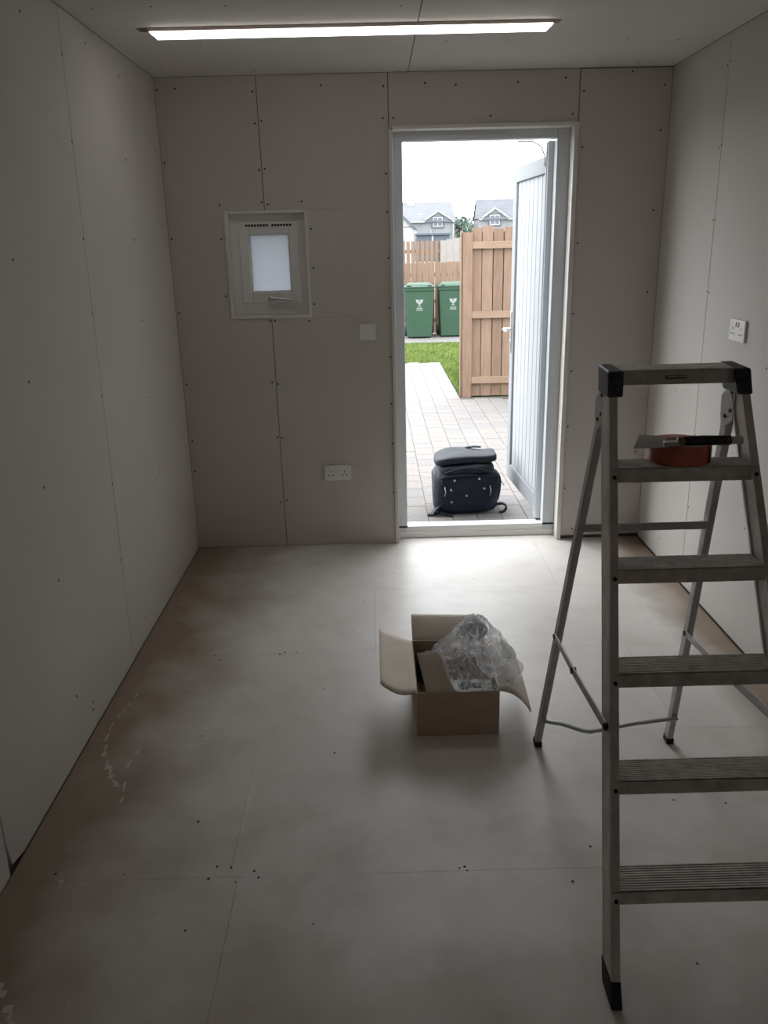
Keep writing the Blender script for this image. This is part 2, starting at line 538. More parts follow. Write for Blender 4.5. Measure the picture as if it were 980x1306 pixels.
# rear wall and ceiling
wb = struct(B(((-.2, YB-.2, -.12), (W+.2, YB-TH, H+.1))).build('wall_rear', CORE), 'plasterboarded wall behind the camera', 'wall')
board(wb, 1, [(0, .004), (1.24, .004), (1.24, H-.0006), (0, H-.0006)], YB-TH, YB)
board(wb, 1, [(1.243, .004), (W, .004), (W, H-.0006), (1.243, H-.0006)], YB-TH, YB)
ce = struct(B(((-.2, YB-.2, H+TH), (W+.2, .17, H+.2))).build('ceiling', CORE), 'plasterboard ceiling carrying the batten light', 'ceiling')
for a, b in (((0, 0), (1.219-g, -2.4)), ((1.219+g, 0), (W, -2.4)), ((0, -2.403), (1.219-g, YB)), ((1.219+g, -2.403), (W, YB))):
    board(ce, 2, [(a[0], a[1]-.001), (b[0], a[1]-.001), (b[0], b[1]), (a[0], b[1])], H, H+TH, material=CEILB)
mb = MB()
for x, y in [(.075,-.156),(.5,-.1),(.9,-.12),(1.3,-.1),(1.8,-.12),(2.3,-.1),(.35,-.62),(.9,-.6),(1.35,-.62),(2.1,-.6),(.1,-1.2),(.3,-1.21),(.55,-1.2),(1.15,-1.15),(2.32,-.55),(1.9,-1.2)]:
    mb.disc((x, y, H), (0, 0, -1), .0048, .0006, 7)
stuff(mb.build('screw_heads', SCREW, ce))

# outside skin and roof edge of the building
ext = B(((-.25, .17, -.12), (DX0-.03, .195, H+.22)), ((DX1+.03, .17, -.12), (W+.25, .195, H+.22)), ((DX0-.03, .17, DZ+.03), (DX1+.03, .195, H+.22)))
ext = MB()
for a, b in (((-.25, -.12), (WX0+.03, H+.22)), ((WX1-.03, -.12), (DX0-.0, H+.22)), ((DX1, -.12), (W+.25, H+.22)), ((DX0, DZ), (DX1, H+.22)),
             ((WX0+.03, -.12), (WX1-.03, WZ0+.03)), ((WX0+.03, WZ1-.03), (WX1-.03, H+.22))):
    ext.box((a[0], .17, a[1]), (b[0], .195, b[1]))
ext.build('cladding', HWHITE, wf)

# ------------------------------------------------------------------ window
wn = bpy.data.objects.new('window_1', None)
C.objects.link(wn)
wn.location = (.495, .06, WZ0)
struct(wn, 'small white top-vented window with frosted pane beside the door', 'window')
e = .012
B(((WX0-.004, -.006, WZ0-.004), (WX0+e, .075, WZ1+.004))).build('reveal_board', LINING, wn, bevel=.002)
B(((WX1-e, -.006, WZ0-.004), (WX1+.004, .075, WZ1+.004))).build('reveal_board', LINING, wn, bevel=.002)
B(((WX0+e, -.004, WZ1-e), (WX1-e, .075, WZ1+.003))).build('reveal_board', LINING, wn, bevel=.002)
B(((WX0+e, -.009, WZ0-.003), (WX1-e, .075, WZ0+e))).build('window_board', LINING, wn, bevel=.002)
ix0, ix1, iz0, iz1 = WX0+e, WX1-e, WZ0+e, WZ1-e
def ring(x0, x1, z0, z1, w, ya, yb, wz=None):
    wz = wz or w
    return B(((x0, ya, z0), (x0+w, yb, z1)), ((x1-w, ya, z0), (x1, yb, z1)), ((x0+w, ya, z0), (x1-w, yb, z0+wz)), ((x0+w, ya, z1-wz), (x1-w, yb, z1)))
ring(ix0, ix1, iz0, iz1, .060, .05, .13, .075).build('frame', UPVC, wn, bevel=.003)
sx0, sx1, sz0, sz1 = .345, .655, 1.338, 1.735
sash = ring(sx0, sx1, sz0, sz1, .052, .042, .10, .055).build('sash', UPVC, wn, bevel=.006, seg=3)
ring(sx0+.05, sx1-.05, sz0+.053, sz1-.053, .008, .050, .07).build('glazing_bead', UPVCG, sash, bevel=.002)
B(((sx0+.05, .066, sz0+.053), (sx1-.05, .078, sz1-.053))).build('pane', FROST, sash)
vt = B(((.375, .036, 1.712), (.628, .042, 1.733))).build('trickle_vent', UPVC, wn, bevel=.002)
mb = MB()
for k in range(16):
    x = .385+k*.0148
    if k == 8: continue
    mb.box((x, .0345, 1.7175), (x+.0115, .0362, 1.7275))
stuff(mb.build('vent_slots', DARKHOLE, vt))
hd = B(((.478, .032, 1.350), (.508, .042, 1.374))).build('handle', STEELH, wn, bevel=.003)
MB().tube([(.493, .036, 1.362), (.493, .018, 1.362), (.53, .012, 1.360), (.60, .012, 1.353), (.628, .014, 1.350)], [.007, .0085, .0075, .006, .005], 8).build('lever', STEELH, hd, smooth=True)

# ------------------------------------------------------------------ door
dr = bpy.data.objects.new('door_1', None)
C.objects.link(dr)
dr.location = (1.59, .10, 0)
struct(dr, 'white plastic door standing open outwards with grooved panel', 'door')
FX0, FX1, FZ = 1.190, 1.967, 2.104     # clear opening at the frame face
B(((DX0, .08, 0), (FX0, .15, DZ))).build('frame_jamb', UPVCG, dr, bevel=.004)
B(((FX1, .08, 0), (DX1, .15, DZ))).build('frame_jamb', UPVCG, dr, bevel=.004)
B(((FX0, .08, FZ), (FX1, .15, DZ))).build('frame_head', UPVCG, dr, bevel=.004)
# reveal linings with a thin bead towards the room
B(((DX0-.016, -.012, 0), (DX0+.004, .08, DZ-.012))).build('lining', LINING, dr, bevel=.003)
B(((DX1-.012, -.012, 0), (DX1+.012, .08, DZ+.004))).build('lining', LINING, dr, bevel=.003)
B(((DX0+.004, -.010, DZ-.012), (DX1-.012, .08, DZ+.006))).build('lining', LINING, dr, bevel=.003)
MB().prism([(.075, 0.001), (.075, .030), (.082, .034), (.082, .050), (.09, .066), (.165, .066), (.20, .05), (.20, -.05), (.165, -.05), (.165, 0.001)], 0, DX0+.004, DX1-.012).build('threshold', UPVC, dr, bevel=.002)
B(((DX0+.006, .076, .062), (FX0, .082, .072))).build('gasket', RUBBER, dr)
B(((FX1, .076, .062), (DX1-.013, .082, .072))).build('gasket', RUBBER, dr)
# outer casing on the hinge side, with its black feet
B(((1.938, .152, .075), (1.986, .185, 2.100))).build('hinge_casing', UPVCG, dr, bevel=.003)
B(((1.934, .165, .075), (1.9385, .195, 2.095))).build('hinge_strip', LEAFM, dr)
B(((1.942, .150, .068), (1.956, .185, .075)), ((1.963, .150, .068), (1.976, .185, .075))).build('gasket_foot', RUBBER, dr)
MB().tube([(1.78, .16, 2.100), (1.86, .165, 2.098), (1.905, .17, 2.075), (1.925, .175, 2.03), (1.930, .18, 1.98)], .004, 6).build('seal_strip', UPVCG, dr, smooth=True)
# leaf: local frame along its width (d) and thickness (n)
hp = Vector((1.957, .205, 0))
fp_ = Vector((1.908, 1.044, 0))
d = (fp_-hp).normalized()
n = Vector((d.y, -d.x, 0))       # points away from the opening (+x)
LW = (fp_-hp).length
Z0, Z1 = .088, 2.040
mt = Matrix.Translation(hp) @ Matrix((d, n, Vector((0, 0, 1)))).transposed().to_4x4()
def L(*boxes):
    mb = MB()
    for a, b in boxes: mb.box(a, b, mt)
    return mb
st = .085
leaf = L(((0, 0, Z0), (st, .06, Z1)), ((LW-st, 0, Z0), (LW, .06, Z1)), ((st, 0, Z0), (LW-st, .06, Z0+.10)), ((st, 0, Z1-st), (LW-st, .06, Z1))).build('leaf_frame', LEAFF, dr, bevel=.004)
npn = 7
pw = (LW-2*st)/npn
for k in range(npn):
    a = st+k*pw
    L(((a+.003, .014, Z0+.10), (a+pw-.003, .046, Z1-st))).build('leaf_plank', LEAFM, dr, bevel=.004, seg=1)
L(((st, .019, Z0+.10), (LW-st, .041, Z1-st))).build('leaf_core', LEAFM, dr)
hl = L(((LW-.058, -.008, .93), (LW-.028, 0, 1.19))).build('handle', STEELH, dr, bevel=.003)
mb = MB().tube([mt @ Vector(p) for p in ((LW-.043, -.006, 1.08), (LW-.043, -.045, 1.08), (LW-.055, -.055, 1.08), (LW-.15, -.055, 1.076))], [.009, .009, .009, .007], 8)
mb.build('lever', STEELH, hl, smooth=True)
L(((LW-.05, -.013, .985), (LW-.036, -.006, 1.01))).build('lock_cylinder', STEELH, hl)
hl2 = L(((LW-.058, .06, .93), (LW-.028, .068, 1.19))).build('handle', STEELH, dr, bevel=.003)
MB().tube([mt @ Vector(p) for p in ((LW-.043, .064, 1.08), (LW-.043, .105, 1.08), (LW-.055, .115, 1.08), (LW-.15, .115, 1.076))], [.009, .009, .009, .007], 8).build('lever', STEELH, hl2, smooth=True)
L(((LW-.012, .0605, Z0+.3), (LW+.002, .064, Z1-.3))).build('edge_seal', RUBBER, dr)
for z in (.35, 1.05, 1.85):
    MB().tube([mt @ Vector((-.002, .068, z)), mt @ Vector((-.002, .068, z+.1))], .009, 8).build('hinge', LEAFM, dr, smooth=True)

# ------------------------------------------------------------------ batten light
LX0, LX1, LY = .172, 1.757, -.90
bl = thing('batten_light', 'long lit white LED batten light fixed to the ceiling', 'light', ((LX0+LX1)/2, LY, H))
B(((LX0, LY-.028, H-.0008), (LX1, LY+.028, H))).build('ceiling_strip', LSTRIP, bl)  # thin dark strip on the ceiling, showing past both ends of the body
a0, a1 = LX0+.048, LX1-.032
MB().prism([(LY-.033, H-.0008), (LY+.033, H-.0008), (LY+.033, H-.013), (LY-.033, H-.013)], 0, a0, a1).build('body', LBODY, bl, bevel=.002)
prof = [(-.033, -.013), (-.032, -.020), (-.026, -.027), (-.014, -.031), (.014, -.031), (.026, -.027), (.032, -.020), (.033, -.013)]
mb = MB()
pA = [(a0+.002+(-z-.013)*1.0, LY+y, H+z) for y, z in prof]
pB = [(a1-.002-(-z-.013)*1.0, LY+y, H+z) for y, z in prof]
k = len(prof)
mb.add(pA+pB, [tuple(range(k)), tuple(range(k, 2*k))] + [(i, (i+1) % k, k+(i+1) % k, k+i) for i in range(k)])
mb.build('diffuser', DIFF, bl)
for x, s in ((a0, -1), (a1, 1)):
    B(((min(x, x+s*.004), LY-.034, H-.015), (max(x, x+s*.004), LY+.034, H-.0008))).build('end_cap', LBODY, bl, bevel=.001)

# ------------------------------------------------------------------ sockets and switch
def plate_thing(name, label, cat, org, ux, nrm, w, h, holes, rockers, group=None):
    ux, nrm = Vector(ux), Vector(nrm)
    T = Matrix.Translation(Vector(org)) @ Matrix((ux, nrm, Vector((0, 0, 1)))).transposed().to_4x4()
    o = thing(name, label, cat, org, group)
    MB().box((-w/2, 0, -h/2), (w/2, .010, h/2), T).build('faceplate', WHITEPL, o, bevel=.003)
    if holes:
        mb = MB()
        for x, z, a, b in holes: mb.box((x-a/2, .0098, z-b/2), (x+a/2, .0106, z+b/2), T)
        stuff(mb.build('pin_holes', DARKHOLE, o))
    for x, z, a, b in rockers:
        MB().box((x-a/2, .0095, z-b/2), (x+a/2, .0135, z+b/2), T).build('rocker', WHITEPL, o, bevel=.0015)
    for x in (-w/2+.012, w/2-.012):
        if w > .1:
            MB().tube([T @ Vector((x, .0095, -.002)), T @ Vector((x, .0108, -.002))], .004, 8).build('plate_screw', WHITEPL, o)
    return o
hl_ = []
for c in (-.038, .038):
    hl_ += [(c, .008, .004, .010), (c-.011, -.014, .009, .005), (c+.011, -.014, .009, .005)]
rk = [(-.012, .024, .011, .020), (.012, .024, .011, .020)]
plate_thing('wall_socket', 'white double socket low on the door wall, left of the door', 'socket', (.8055, 0, .423), (1, 0, 0), (0, -1, 0), .146, .086, hl_, rk)
plate_thing('wall_socket', 'white double socket at chest height on the right wall above the ladder', 'socket', (W, -1.041, 1.256), (0, -1, 0), (-1, 0, 0), .146, .086, hl_, rk)
plate_thing('light_switch', 'white square light switch between the small window and the door', 'switch', (.992, 0, 1.181), (1, 0, 0), (0, -1, 0), .086, .086, [], [(0, 0, .022, .034)])

# ------------------------------------------------------------------ step ladder
X0, YF, AF, W0, TP, FW, DP = 1.7605, -2.4204, .4568, .1673, .0582, .0199, .0781
BR, WR, TR, VR = .2811, .1571, .0500, .0393
ZT = 1.30
def rail_pt(s, inner, back, z, grow=0):
    w = W0+(ZT-z)*TP-(FW+grow if inner else -grow)
    return Vector((X0+s*w, YF-(ZT-z)*AF+(DP+grow if back else -grow), z))
ld = thing('step_ladder', 'worn grey aluminium step ladder standing open at the right', 'ladder', (1.76, -2.5, 0))
for s in (-1, 1):
    zb, zt = .03, 1.295
    rail = MB()
    q4 = ((0, 0), (1, 0), (1, 1), (0, 1))
    # channel: outer web and two flanges
    def quadrail(us, vs):
        def P(u, v, z):
            o = rail_pt(s, 0, 0, z)
            return (o.x - s*u, o.y+v, z)
        b4 = [P(us[0], vs[0], zb), P(us[1], vs[0], zb), P(us[1], vs[1], zb), P(us[0], vs[1], zb)]
        t4 = [P(us[0], vs[0], zt), P(us[1], vs[0], zt), P(us[1], vs[1], zt), P(us[0], vs[1], zt)]
        rail.hexa(b4, t4)
    quadrail((0, .0165), (.002, DP-.002))
    quadrail((0, FW), (0, .012))
    quadrail((0, FW), (DP-.012, DP))
    ro = rail.build('side_rail', ALU, ld, bevel=.0015, seg=1)
    # rubber foot
    def P(u, v, z):
        o = rail_pt(s, 0, 0, z)
        return (o.x - s*u, o.y+v, z)
    MB().hexa([P(-.002, -.004, 0), P(FW+.004, -.004, 0), P(FW+.004, DP*.98, 0), P(-.002, DP*.98, 0)],
              [P(-.002, -.002, .052), P(FW+.001, -.002, .052), P(FW+.001, DP+.003, .05), P(-.002, DP+.003, .05)]).build('rubber_foot', RUBBER, ld, bevel=.003)
    # plastic end cap at the top
    cz0, cz1 = 1.257, 1.321
    MB().hexa([P(-.005, -.005, cz0), P(FW+.012, -.005, cz0), P(FW+.012, DP+.012, cz0), P(-.005, DP+.012, cz0)],
              [P(-.006, -.012, cz1-.004), P(FW+.014, -.012, cz1-.004), P(FW+.010, DP+.012, cz1), P(-.004, DP+.012, cz1)]).build('end_cap', CAPPL, ld, bevel=.005, seg=3)
# steps
for k in range(5):
    z = .2257+.2182*k
    l, r = rail_pt(-1, 1, 0, z), rail_pt(1, 1, 0, z)
    yf = l.y-.001
    x0, x1 = l.x-.018, r.x+.018
    stp = MB()
    dpt = .083
    stp.box((x0+.016, yf, z-.004), (x1-.016, yf+dpt, z-.0005))
    stp.box((x0, yf-.001, z-.034), (x1, yf+.003, z-.0005))
    stp.box((x0+.016, yf+dpt-.003, z-.034), (x1-.016, yf+dpt, z-.0005))
    so = stp.build('step', ALU2, ld)
    ri = MB()
    nr = 11
    for j in range(nr):
        yy = yf+.004+j*(dpt-.008)/(nr-1)
        ri.box((x0+.018, yy-.0017, z-.0008), (x1-.018, yy+.0017, z+.0022))
    stuff(ri.build('tread_rib', ALU2, so))
    for xx in (x0+.008, x1-.008):
        MB().disc((xx, yf-.007, z-.018), (0, -1, 0), .0048, .0045, 8).build('rivet', SCREW, so)
# top platform
z = 1.317
l, r = rail_pt(-1, 1, 0, z), rail_pt(1, 1, 0, z)
tp = B(((l.x-.004, l.y-.004, z-.036), (r.x+.004, l.y+.002, z)), ((l.x-.004, l.y-.004, z-.004), (r.x+.004, l.y+.092, z)), ((l.x-.004, l.y+.088, z-.036), (r.x+.004, l.y+.092, z))).build('top_platform', ALU2, ld, bevel=.002)
B((((l.x+r.x)/2-.03, l.y-.0052, z-.022), ((l.x+r.x)/2+.022, l.y-.0038, z-.0195)), (((l.x+r.x)/2-.03, l.y-.0052, z-.022), ((l.x+r.x)/2-.028, l.y-.0038, z-.014)),
  (((l.x+r.x)/2-.03, l.y-.0052, z-.0155), ((l.x+r.x)/2+.022, l.y-.0038, z-.014))).build('stamped_mark', SCREW, tp)
# rear frame
def rear_pt(s, z):
    return Vector((X0+s*(WR+(ZT-z)*TR)+.0065, YF+VR+(ZT-z)*BR, z))
for s in (-1, 1):
    a, b = rear_pt(s, .012), rear_pt(s, 1.215)
    hw, dd = .010, .034
    leg = MB().hexa([(a.x-hw, a.y, a.z), (a.x+hw, a.y, a.z), (a.x+hw, a.y+dd, a.z), (a.x-hw, a.y+dd, a.z)],
                    [(b.x-hw, b.y, b.z), (b.x+hw, b.y, b.z), (b.x+hw, b.y+dd, b.z), (b.x-hw, b.y+dd, b.z)])
    leg.build('rear_leg', ALUR, ld, bevel=.003)
    MB().hexa([(a.x-hw-.002, a.y-.002, 0), (a.x+hw+.002, a.y-.002, 0), (a.x+hw+.002, a.y+dd+.002, 0), (a.x-hw-.002, a.y+dd+.002, 0)],
              [(a.x-hw-.002, a.y-.004, .022), (a.x+hw+.002, a.y-.004, .022), (a.x+hw+.002, a.y+dd, .022), (a.x-hw-.002, a.y+dd, .022)]).build('rubber_foot', RUBBER, ld, bevel=.002)
    # hinge bracket plate joining rear leg to rail
    xo = b.x - s*(hw+.003) if s > 0 else b.x-(hw+.003)
    f = rail_pt(s, 0, 1, 1.235)
    pts = [(f.y-.024, 1.262), (f.y+.002, 1.272), (f.y+.056, 1.232), (f.y+.050, 1.180), (f.y+.022, 1.160), (f.y-.020, 1.185)]
    hb = MB().prism(pts, 0, xo-.0025, xo+.0025).build('hinge_bracket', ALUR, ld)
    for yy, zz in ((f.y-.004, 1.252), (f.y-.006, 1.205), (f.y+.022, 1.186)):
        MB().disc((xo-.0025, yy, zz), (-1, 0, 0), .005, .003, 8).build('rivet', SCREW, hb)
a, b = rear_pt(-1, .862), rear_pt(1, .862)
MB().box((a.x, a.y-.006, .852), (b.x, a.y-.001, .874)).build('cross_bar', ALUR, ld, bevel=.001)
a, b = rear_pt(-1, .122), rear_pt(1, .122)
yy = a.y-.008
pth = [(a.x-.006, yy, .128), (a.x+.06, yy-.005, .116), (a.x+.125, yy-.012, .094), (a.x+.15, yy-.013, .090), (a.x+.20, yy-.011, .098), (a.x+.30, yy-.006, .112), (b.x+.006, yy, .124)]
MB().tube(pth, [.010, .010, .011, .011, .0105, .010, .010], 8, flat=.55).build('bent_cross_bar', ALUR, ld, smooth=True)
# folding spreaders
for s in (-1, 1):
    e0 = rear_pt(s, .475)+Vector((s*.014 if s < 0 else -.014, .004, 0))
    e1 = rail_pt(s, 0, 0, .545)+Vector((-.006 if s < 0 else -FW-.006, .022, 0))
    mid = e0.lerp(e1, .42)+Vector((0, 0, -.006))
    sp_ = MB()
    for p_, q_, w in ((e0, mid, .009), (mid, e1, .0115)):
        dv = (q_-p_).normalized()
        nz = Vector((1, 0, 0))
        uz = dv.cross(nz).normalized()
        t2 = .002
        b4 = [p_+nz*t2+uz*w, p_-nz*t2+uz*w, p_-nz*t2-uz*w, p_+nz*t2-uz*w]
        sp_.hexa(b4, [v+(q_-p_) for v in b4])
        sp_.hexa([p_-nz*t2*1-uz*w, p_+nz*.011-uz*w, p_+nz*.011-uz*(w-.0025), p_-nz*t2-uz*(w-.0025)],
                 [v+(q_-p_) for v in (p_-nz*t2*1-uz*w, p_+nz*.011-uz*w, p_+nz*.011-uz*(w-.0025), p_-nz*t2-uz*(w-.0025))])
    so = sp_.build('spreader', ALUR, ld)
    MB().disc(mid+Vector((-.006, 0, 0)), (1, 0, 0), .010, .014, 8).build('spreader_joint', SCREW, so)
    MB().disc(e0+Vector((-.005, 0, 0)), (1, 0, 0), .008, .010, 8).build('rivet', SCREW, so)
    MB().disc(e1+Vector((-.005, 0, 0)), (1, 0, 0), .008, .010, 8).build('rivet', SCREW, so)

# ------------------------------------------------------------------ tape roll and scraper on the ladder
zt = .2257+.2182*4+.0024
cx, cy, r0, hh = 1.770, -2.446, .073, .047
tr = thing('tape_roll', 'orange roll of tape on the upper step of the ladder', 'tape', (cx, cy, zt))
N = 48
mb = MB()
prf = [(r0-.001, 0), (r0, .002), (r0, hh-.002), (r0-.001, hh), (.041, hh), (.041, 0)]
mb.grid(lambda i, j: (cx+prf[j % 6][0]*math.cos(2*PI*i/N), cy+prf[j % 6][0]*math.sin(2*PI*i/N), zt+prf[j % 6][1]), N, 7, True)
mb.build('tape', TAPE, tr, smooth=False)
mb = MB()
prc = [(.041, .0005), (.041, hh-.0005), (.0375, hh-.0005), (.0375, .0005)]
mb.grid(lambda i, j: (cx+prc[j % 4][0]*math.cos(2*PI*i/N), cy+prc[j % 4][0]*math.sin(2*PI*i/N), zt+prc[j % 4][1]), N, 5, True)
mb.build('core', CARDIN, tr)
mb = MB()
mb.grid(lambda i, j: (cx+(r0+.0006)*math.cos(-.88+.045*i), cy+(r0+.0006)*math.sin(-.88+.045*i), zt+.004+j*.039), 6, 2)
mb.build('printed_band', TAPEL, tr)
zs = zt+hh+.0005
ys = -2.502
scr = thing('scraper', 'filling knife with black handle lying across the orange tape roll', 'scraper', (1.76, ys, zs))
MB().hexa([(1.628, ys-.030, zs+.003), (1.712, ys-.022, zs+.003), (1.716, ys+.046, zs+.014), (1.668, ys+.055, zs+.016)], [(1.628, ys-.030, zs+.0042), (1.712, ys-.022, zs+.0042), (1.716, ys+.046, zs+.0152), (1.668, ys+.055, zs+.0172)]).build('blade', BLADE, scr)
MB().prism([(1.706, ys-.010), (1.752, ys-.009), (1.752, ys+.011), (1.71, ys+.010)], 2, zs, zs+.012).build('ferrule', BLADE, scr, bevel=.002)
MB().tube([(1.742, ys, zs+.011), (1.752, ys, zs+.0115), (1.756, ys, zs+.0115)], [.011, .0115, .011], 12).build('wooden_collar', WOODH, scr, smooth=True)
MB().tube([(1.754, ys, zs+.0115), (1.775, ys, zs+.012), (1.80, ys, zs+.0125), (1.83, ys, zs+.012), (1.866, ys-.001, zs+.0115)], [.011, .0118, .0122, .0118, .0115], 12).build('grip', BLACKH, scr, smooth=True)
MB().tube([(1.866, ys-.001, zs+.0115), (1.870, ys-.001, zs+.0115), (1.892, ys-.001, zs+.0112), (1.895, ys-.001, zs+.0112)], [.0108, .0098, .0098, .008], 12).build('handle_end', ALU, scr, smooth=True)

# ------------------------------------------------------------------ cardboard box
bx0, bx1, by0, by1, bh = 1.142, 1.425, -1.935, -1.545, .168
bxo = thing('cardboard_box', 'open brown cardboard box on the floor left of the ladder', 'box', ((bx0+bx1)/2, (by0+by1)/2, 0))
t = .004
B(((bx0, by0, 0), (bx1, by1, t))).build('base', CARD, bxo)
B(((bx0, by0, t), (bx1, by0+t, bh))).build('front_panel', CARD, bxo)
B(((bx0, by1-t, t), (bx1, by1, bh))).build('back_panel', CARD, bxo)
B(((bx0, by0+t, t), (bx0+t, by1-t, bh))).build('side_panel', CARD, bxo)
B(((bx1-t, by0+t, t), (bx1, by1-t, bh))).build('side_panel', CARD, bxo)
def flap(P, nu, nv, name='flap', m=CARDIN):
    return MB().grid(lambda i, j: P(i/(nu-1), j/(nv-1)), nu, nv).build(name, m, bxo, smooth=True, solid=.004)
# u along hinge, v outward
flap(lambda u, v: (bx0-v*.122, by0+.003+u*(by1-by0-.006)+v*(.012+.028*u), bh+.032*v-.022*math.sin(PI*v)*(.6+.4*math.cos(u*3))+.006*v*u), 12, 8)
flap(lambda u, v: (bx1+v*.120-.012*v*v+.004*math.sin(3*u), by0+.003+u*(by1-by0-.006)+.02*v*(u-.4), bh-.030*v-.05*v*v+.03*u*v+.008*math.sin(PI*v)), 12, 8)
flap(lambda u, v: (bx0+.003+u*(bx1-bx0-.006), by1+.100*v+.002, bh+.062*v-.010*v*u+.008*math.sin(PI*v)), 8, 8)
def ff(u, v):
    x = bx0+.034+u*(bx1-bx0-.05)-v*.028*(1-u)
    k = min(1, max(0, (u-.30)/.25))
    k = k*k*(3-2*k)
    crease = .012*max(0, 1-abs(u-.22)/.2)*v
    up_ = (by0+.006+.052*v+.018*v*v+crease, bh+.112*v-.014*v*u)
    dn_ = (by0+.006+.030*v, bh-.085*v)
    return (x, up_[0]*(1-k)+dn_[0]*k, up_[1]*(1-k)+dn_[1]*k)
flap(ff, 24, 8)
# filling of the box
def lump(name, label, cat, c, r, m, seed, col_group=None, amp=.3):
    rr = random.Random(seed)
    bm = bmesh.new()
    bmesh.ops.create_icosphere(bm, subdivisions=3, radius=1)
    fr = [(Vector((rr.uniform(-1, 1), rr.uniform(-1, 1), rr.uniform(-1, 1)))*4, rr.uniform(0, 6)) for _ in range(7)]
    for v in bm.verts:
        k = 1+amp*sum(math.sin(v.co.dot(f)+p) for f, p in fr)/4
        v.co = Vector((v.co.x*r[0], v.co.y*r[1], v.co.z*r[2]))*k+Vector(c)
    me = bpy.data.meshes.new(name)
    bm.to_mesh(me)
    bm.free()
    me.materials.append(m)
    o = bpy.data.objects.new(name, me)
    C.objects.link(o)
    return tag(o, label, cat)
DARKST = mat('dark_plastic', (.02, .02, .024), .45)
SILV = mat('silver_blue_foil', (.46, .54, .64), .3, var=.35, scale=30, metal=.3)
WHITEB = mat('white_packing', (.86, .87, .88), .6)
REDB = mat('red_brown_carton', (.20, .075, .055), .6)
CLOTH = mat('pale_carton_board', (.66, .66, .67), .7)
ct = B(((1.270, -1.905, t), (1.412, -1.790, .132))).build('pale_carton', CLOTH, None, bevel=.002)
tag(ct, 'pale carton with a red label at the front inside the cardboard box', 'carton')
B(((1.305, -1.9058, .105), (1.378, -1.885, .1326))).build('red_label', REDB, ct)
lump('dark_filler', 'dark pouch added in the back left corner of the cardboard box', 'filler', (1.200, -1.60, .080), (.048, .045, .072), DARKST, 3, amp=.08)  # added dark shape, stands in for the darkness on the inner back wall
lump('black_plastic_fitting', 'black plastic fitting showing through the front of the clear bag', 'fitting', (1.312, -1.870, .155), (.026, .018, .014), DARKST, 5)
lump('black_plastic_fitting', 'smaller black plastic fitting right of the larger one in the bag', 'fitting', (1.355, -1.868, .153), (.018, .014, .011), DARKST, 6)
# crumpled silver bundle at the neck of the bag
sb = MB()
for k in range(9):
    a = k*2*PI/9
    w = .028+.010*R.random()
    pts = []
    for j in range(7):
        v = j/6
        rr = w*math.sin(PI*min(1, .12+v*.9))+.006
        pts.append((1.358+rr*math.cos(a+.5*v)*1.2, -1.755+rr*math.sin(a+.5*v), .282+.062*v+R.uniform(-.003, .003)))
    sb.tube(pts, [.005+.005*R.random() for _ in range(7)], 6, flat=.6)
tag(sb.build('silver_bundle', SILV, None, smooth=True), 'crumpled silver blue bundle at the top inside the clear bag', 'bundle')
# clear bag film
bag = thing('plastic_bag', 'crumpled clear plastic bag piled in the cardboard box', 'bag', (1.35, -1.76, .15))
rb = random.Random(21)
fr = [(rb.randint(3, 13), rb.uniform(0, 6.3), rb.uniform(3, 16), rb.uniform(.4, 1)) for _ in range(14)]
def film(i, j, nu=150, nv=70):
    th = 2*PI*i/nu
    v = j/(nv-1)
    # radius profile from the skirt (v=0) to the crown (v=1)
    prof = [(0, .128), (.12, .138), (.3, .120), (.5, .092), (.68, .066), (.82, .054), (.93, .040), (1, .004)]
    for (a, ra), (b, rb_) in zip(prof, prof[1:]):
        if v <= b:
            r = ra+(rb_-ra)*(v-a)/(b-a)
            break
    wr = sum(am*math.sin(k*th+ph+zf*v) for k, ph, zf, am in fr)/6
    wr2 = abs(math.sin(7*th+6*v+2*math.sin(5*th)))
    r *= 1+.10*wr*(1-.3*v)+.06*(wr2-.5)
    cxx = 1.335+.025*v+.03*(1-v)*max(0, math.cos(th))
    x = cxx+r*math.cos(th)*1.06
    y = -1.775-.02*(1-v)+r*math.sin(th)*(.85+.12*(1-v)*(math.sin(th) < 0))
    z = .158+.218*v**.9+.010*wr
    if math.cos(th) > .3: z -= .012*(1-v)*math.cos(th)
    q_ = Vector((x, y, z))*13
    n1_ = abs(mnoise.noise(q_))+.25*abs(mnoise.noise(q_*2.3))
    n2_ = abs(mnoise.noise(q_+Vector((9, 4, 2))))
    k_ = .034*(.45-n1_)*(1-.5*v)
    return (x+k_*math.cos(th), y+k_*math.sin(th), z+.012*(.3-n2_))
MB().grid(film, 150, 70, True).build('film', FILM, bag, smooth=True)
def fold(i, j):
    a, b_ = 2*PI*i/48, PI*(j+.3)/25
    v = Vector((1.435+.075*math.cos(a)*math.sin(b_), -1.775+.075*math.sin(a)*math.sin(b_), .205+.055*math.cos(b_)))
    k = v*15
    return v+Vector((mnoise.noise(k), mnoise.noise(k+Vector((3, 3, 3))), mnoise.noise(k+Vector((7, 1, 4)))))*.028
MB().grid(fold, 48, 25, True).build('film_fold', FILM, bag, smooth=True)

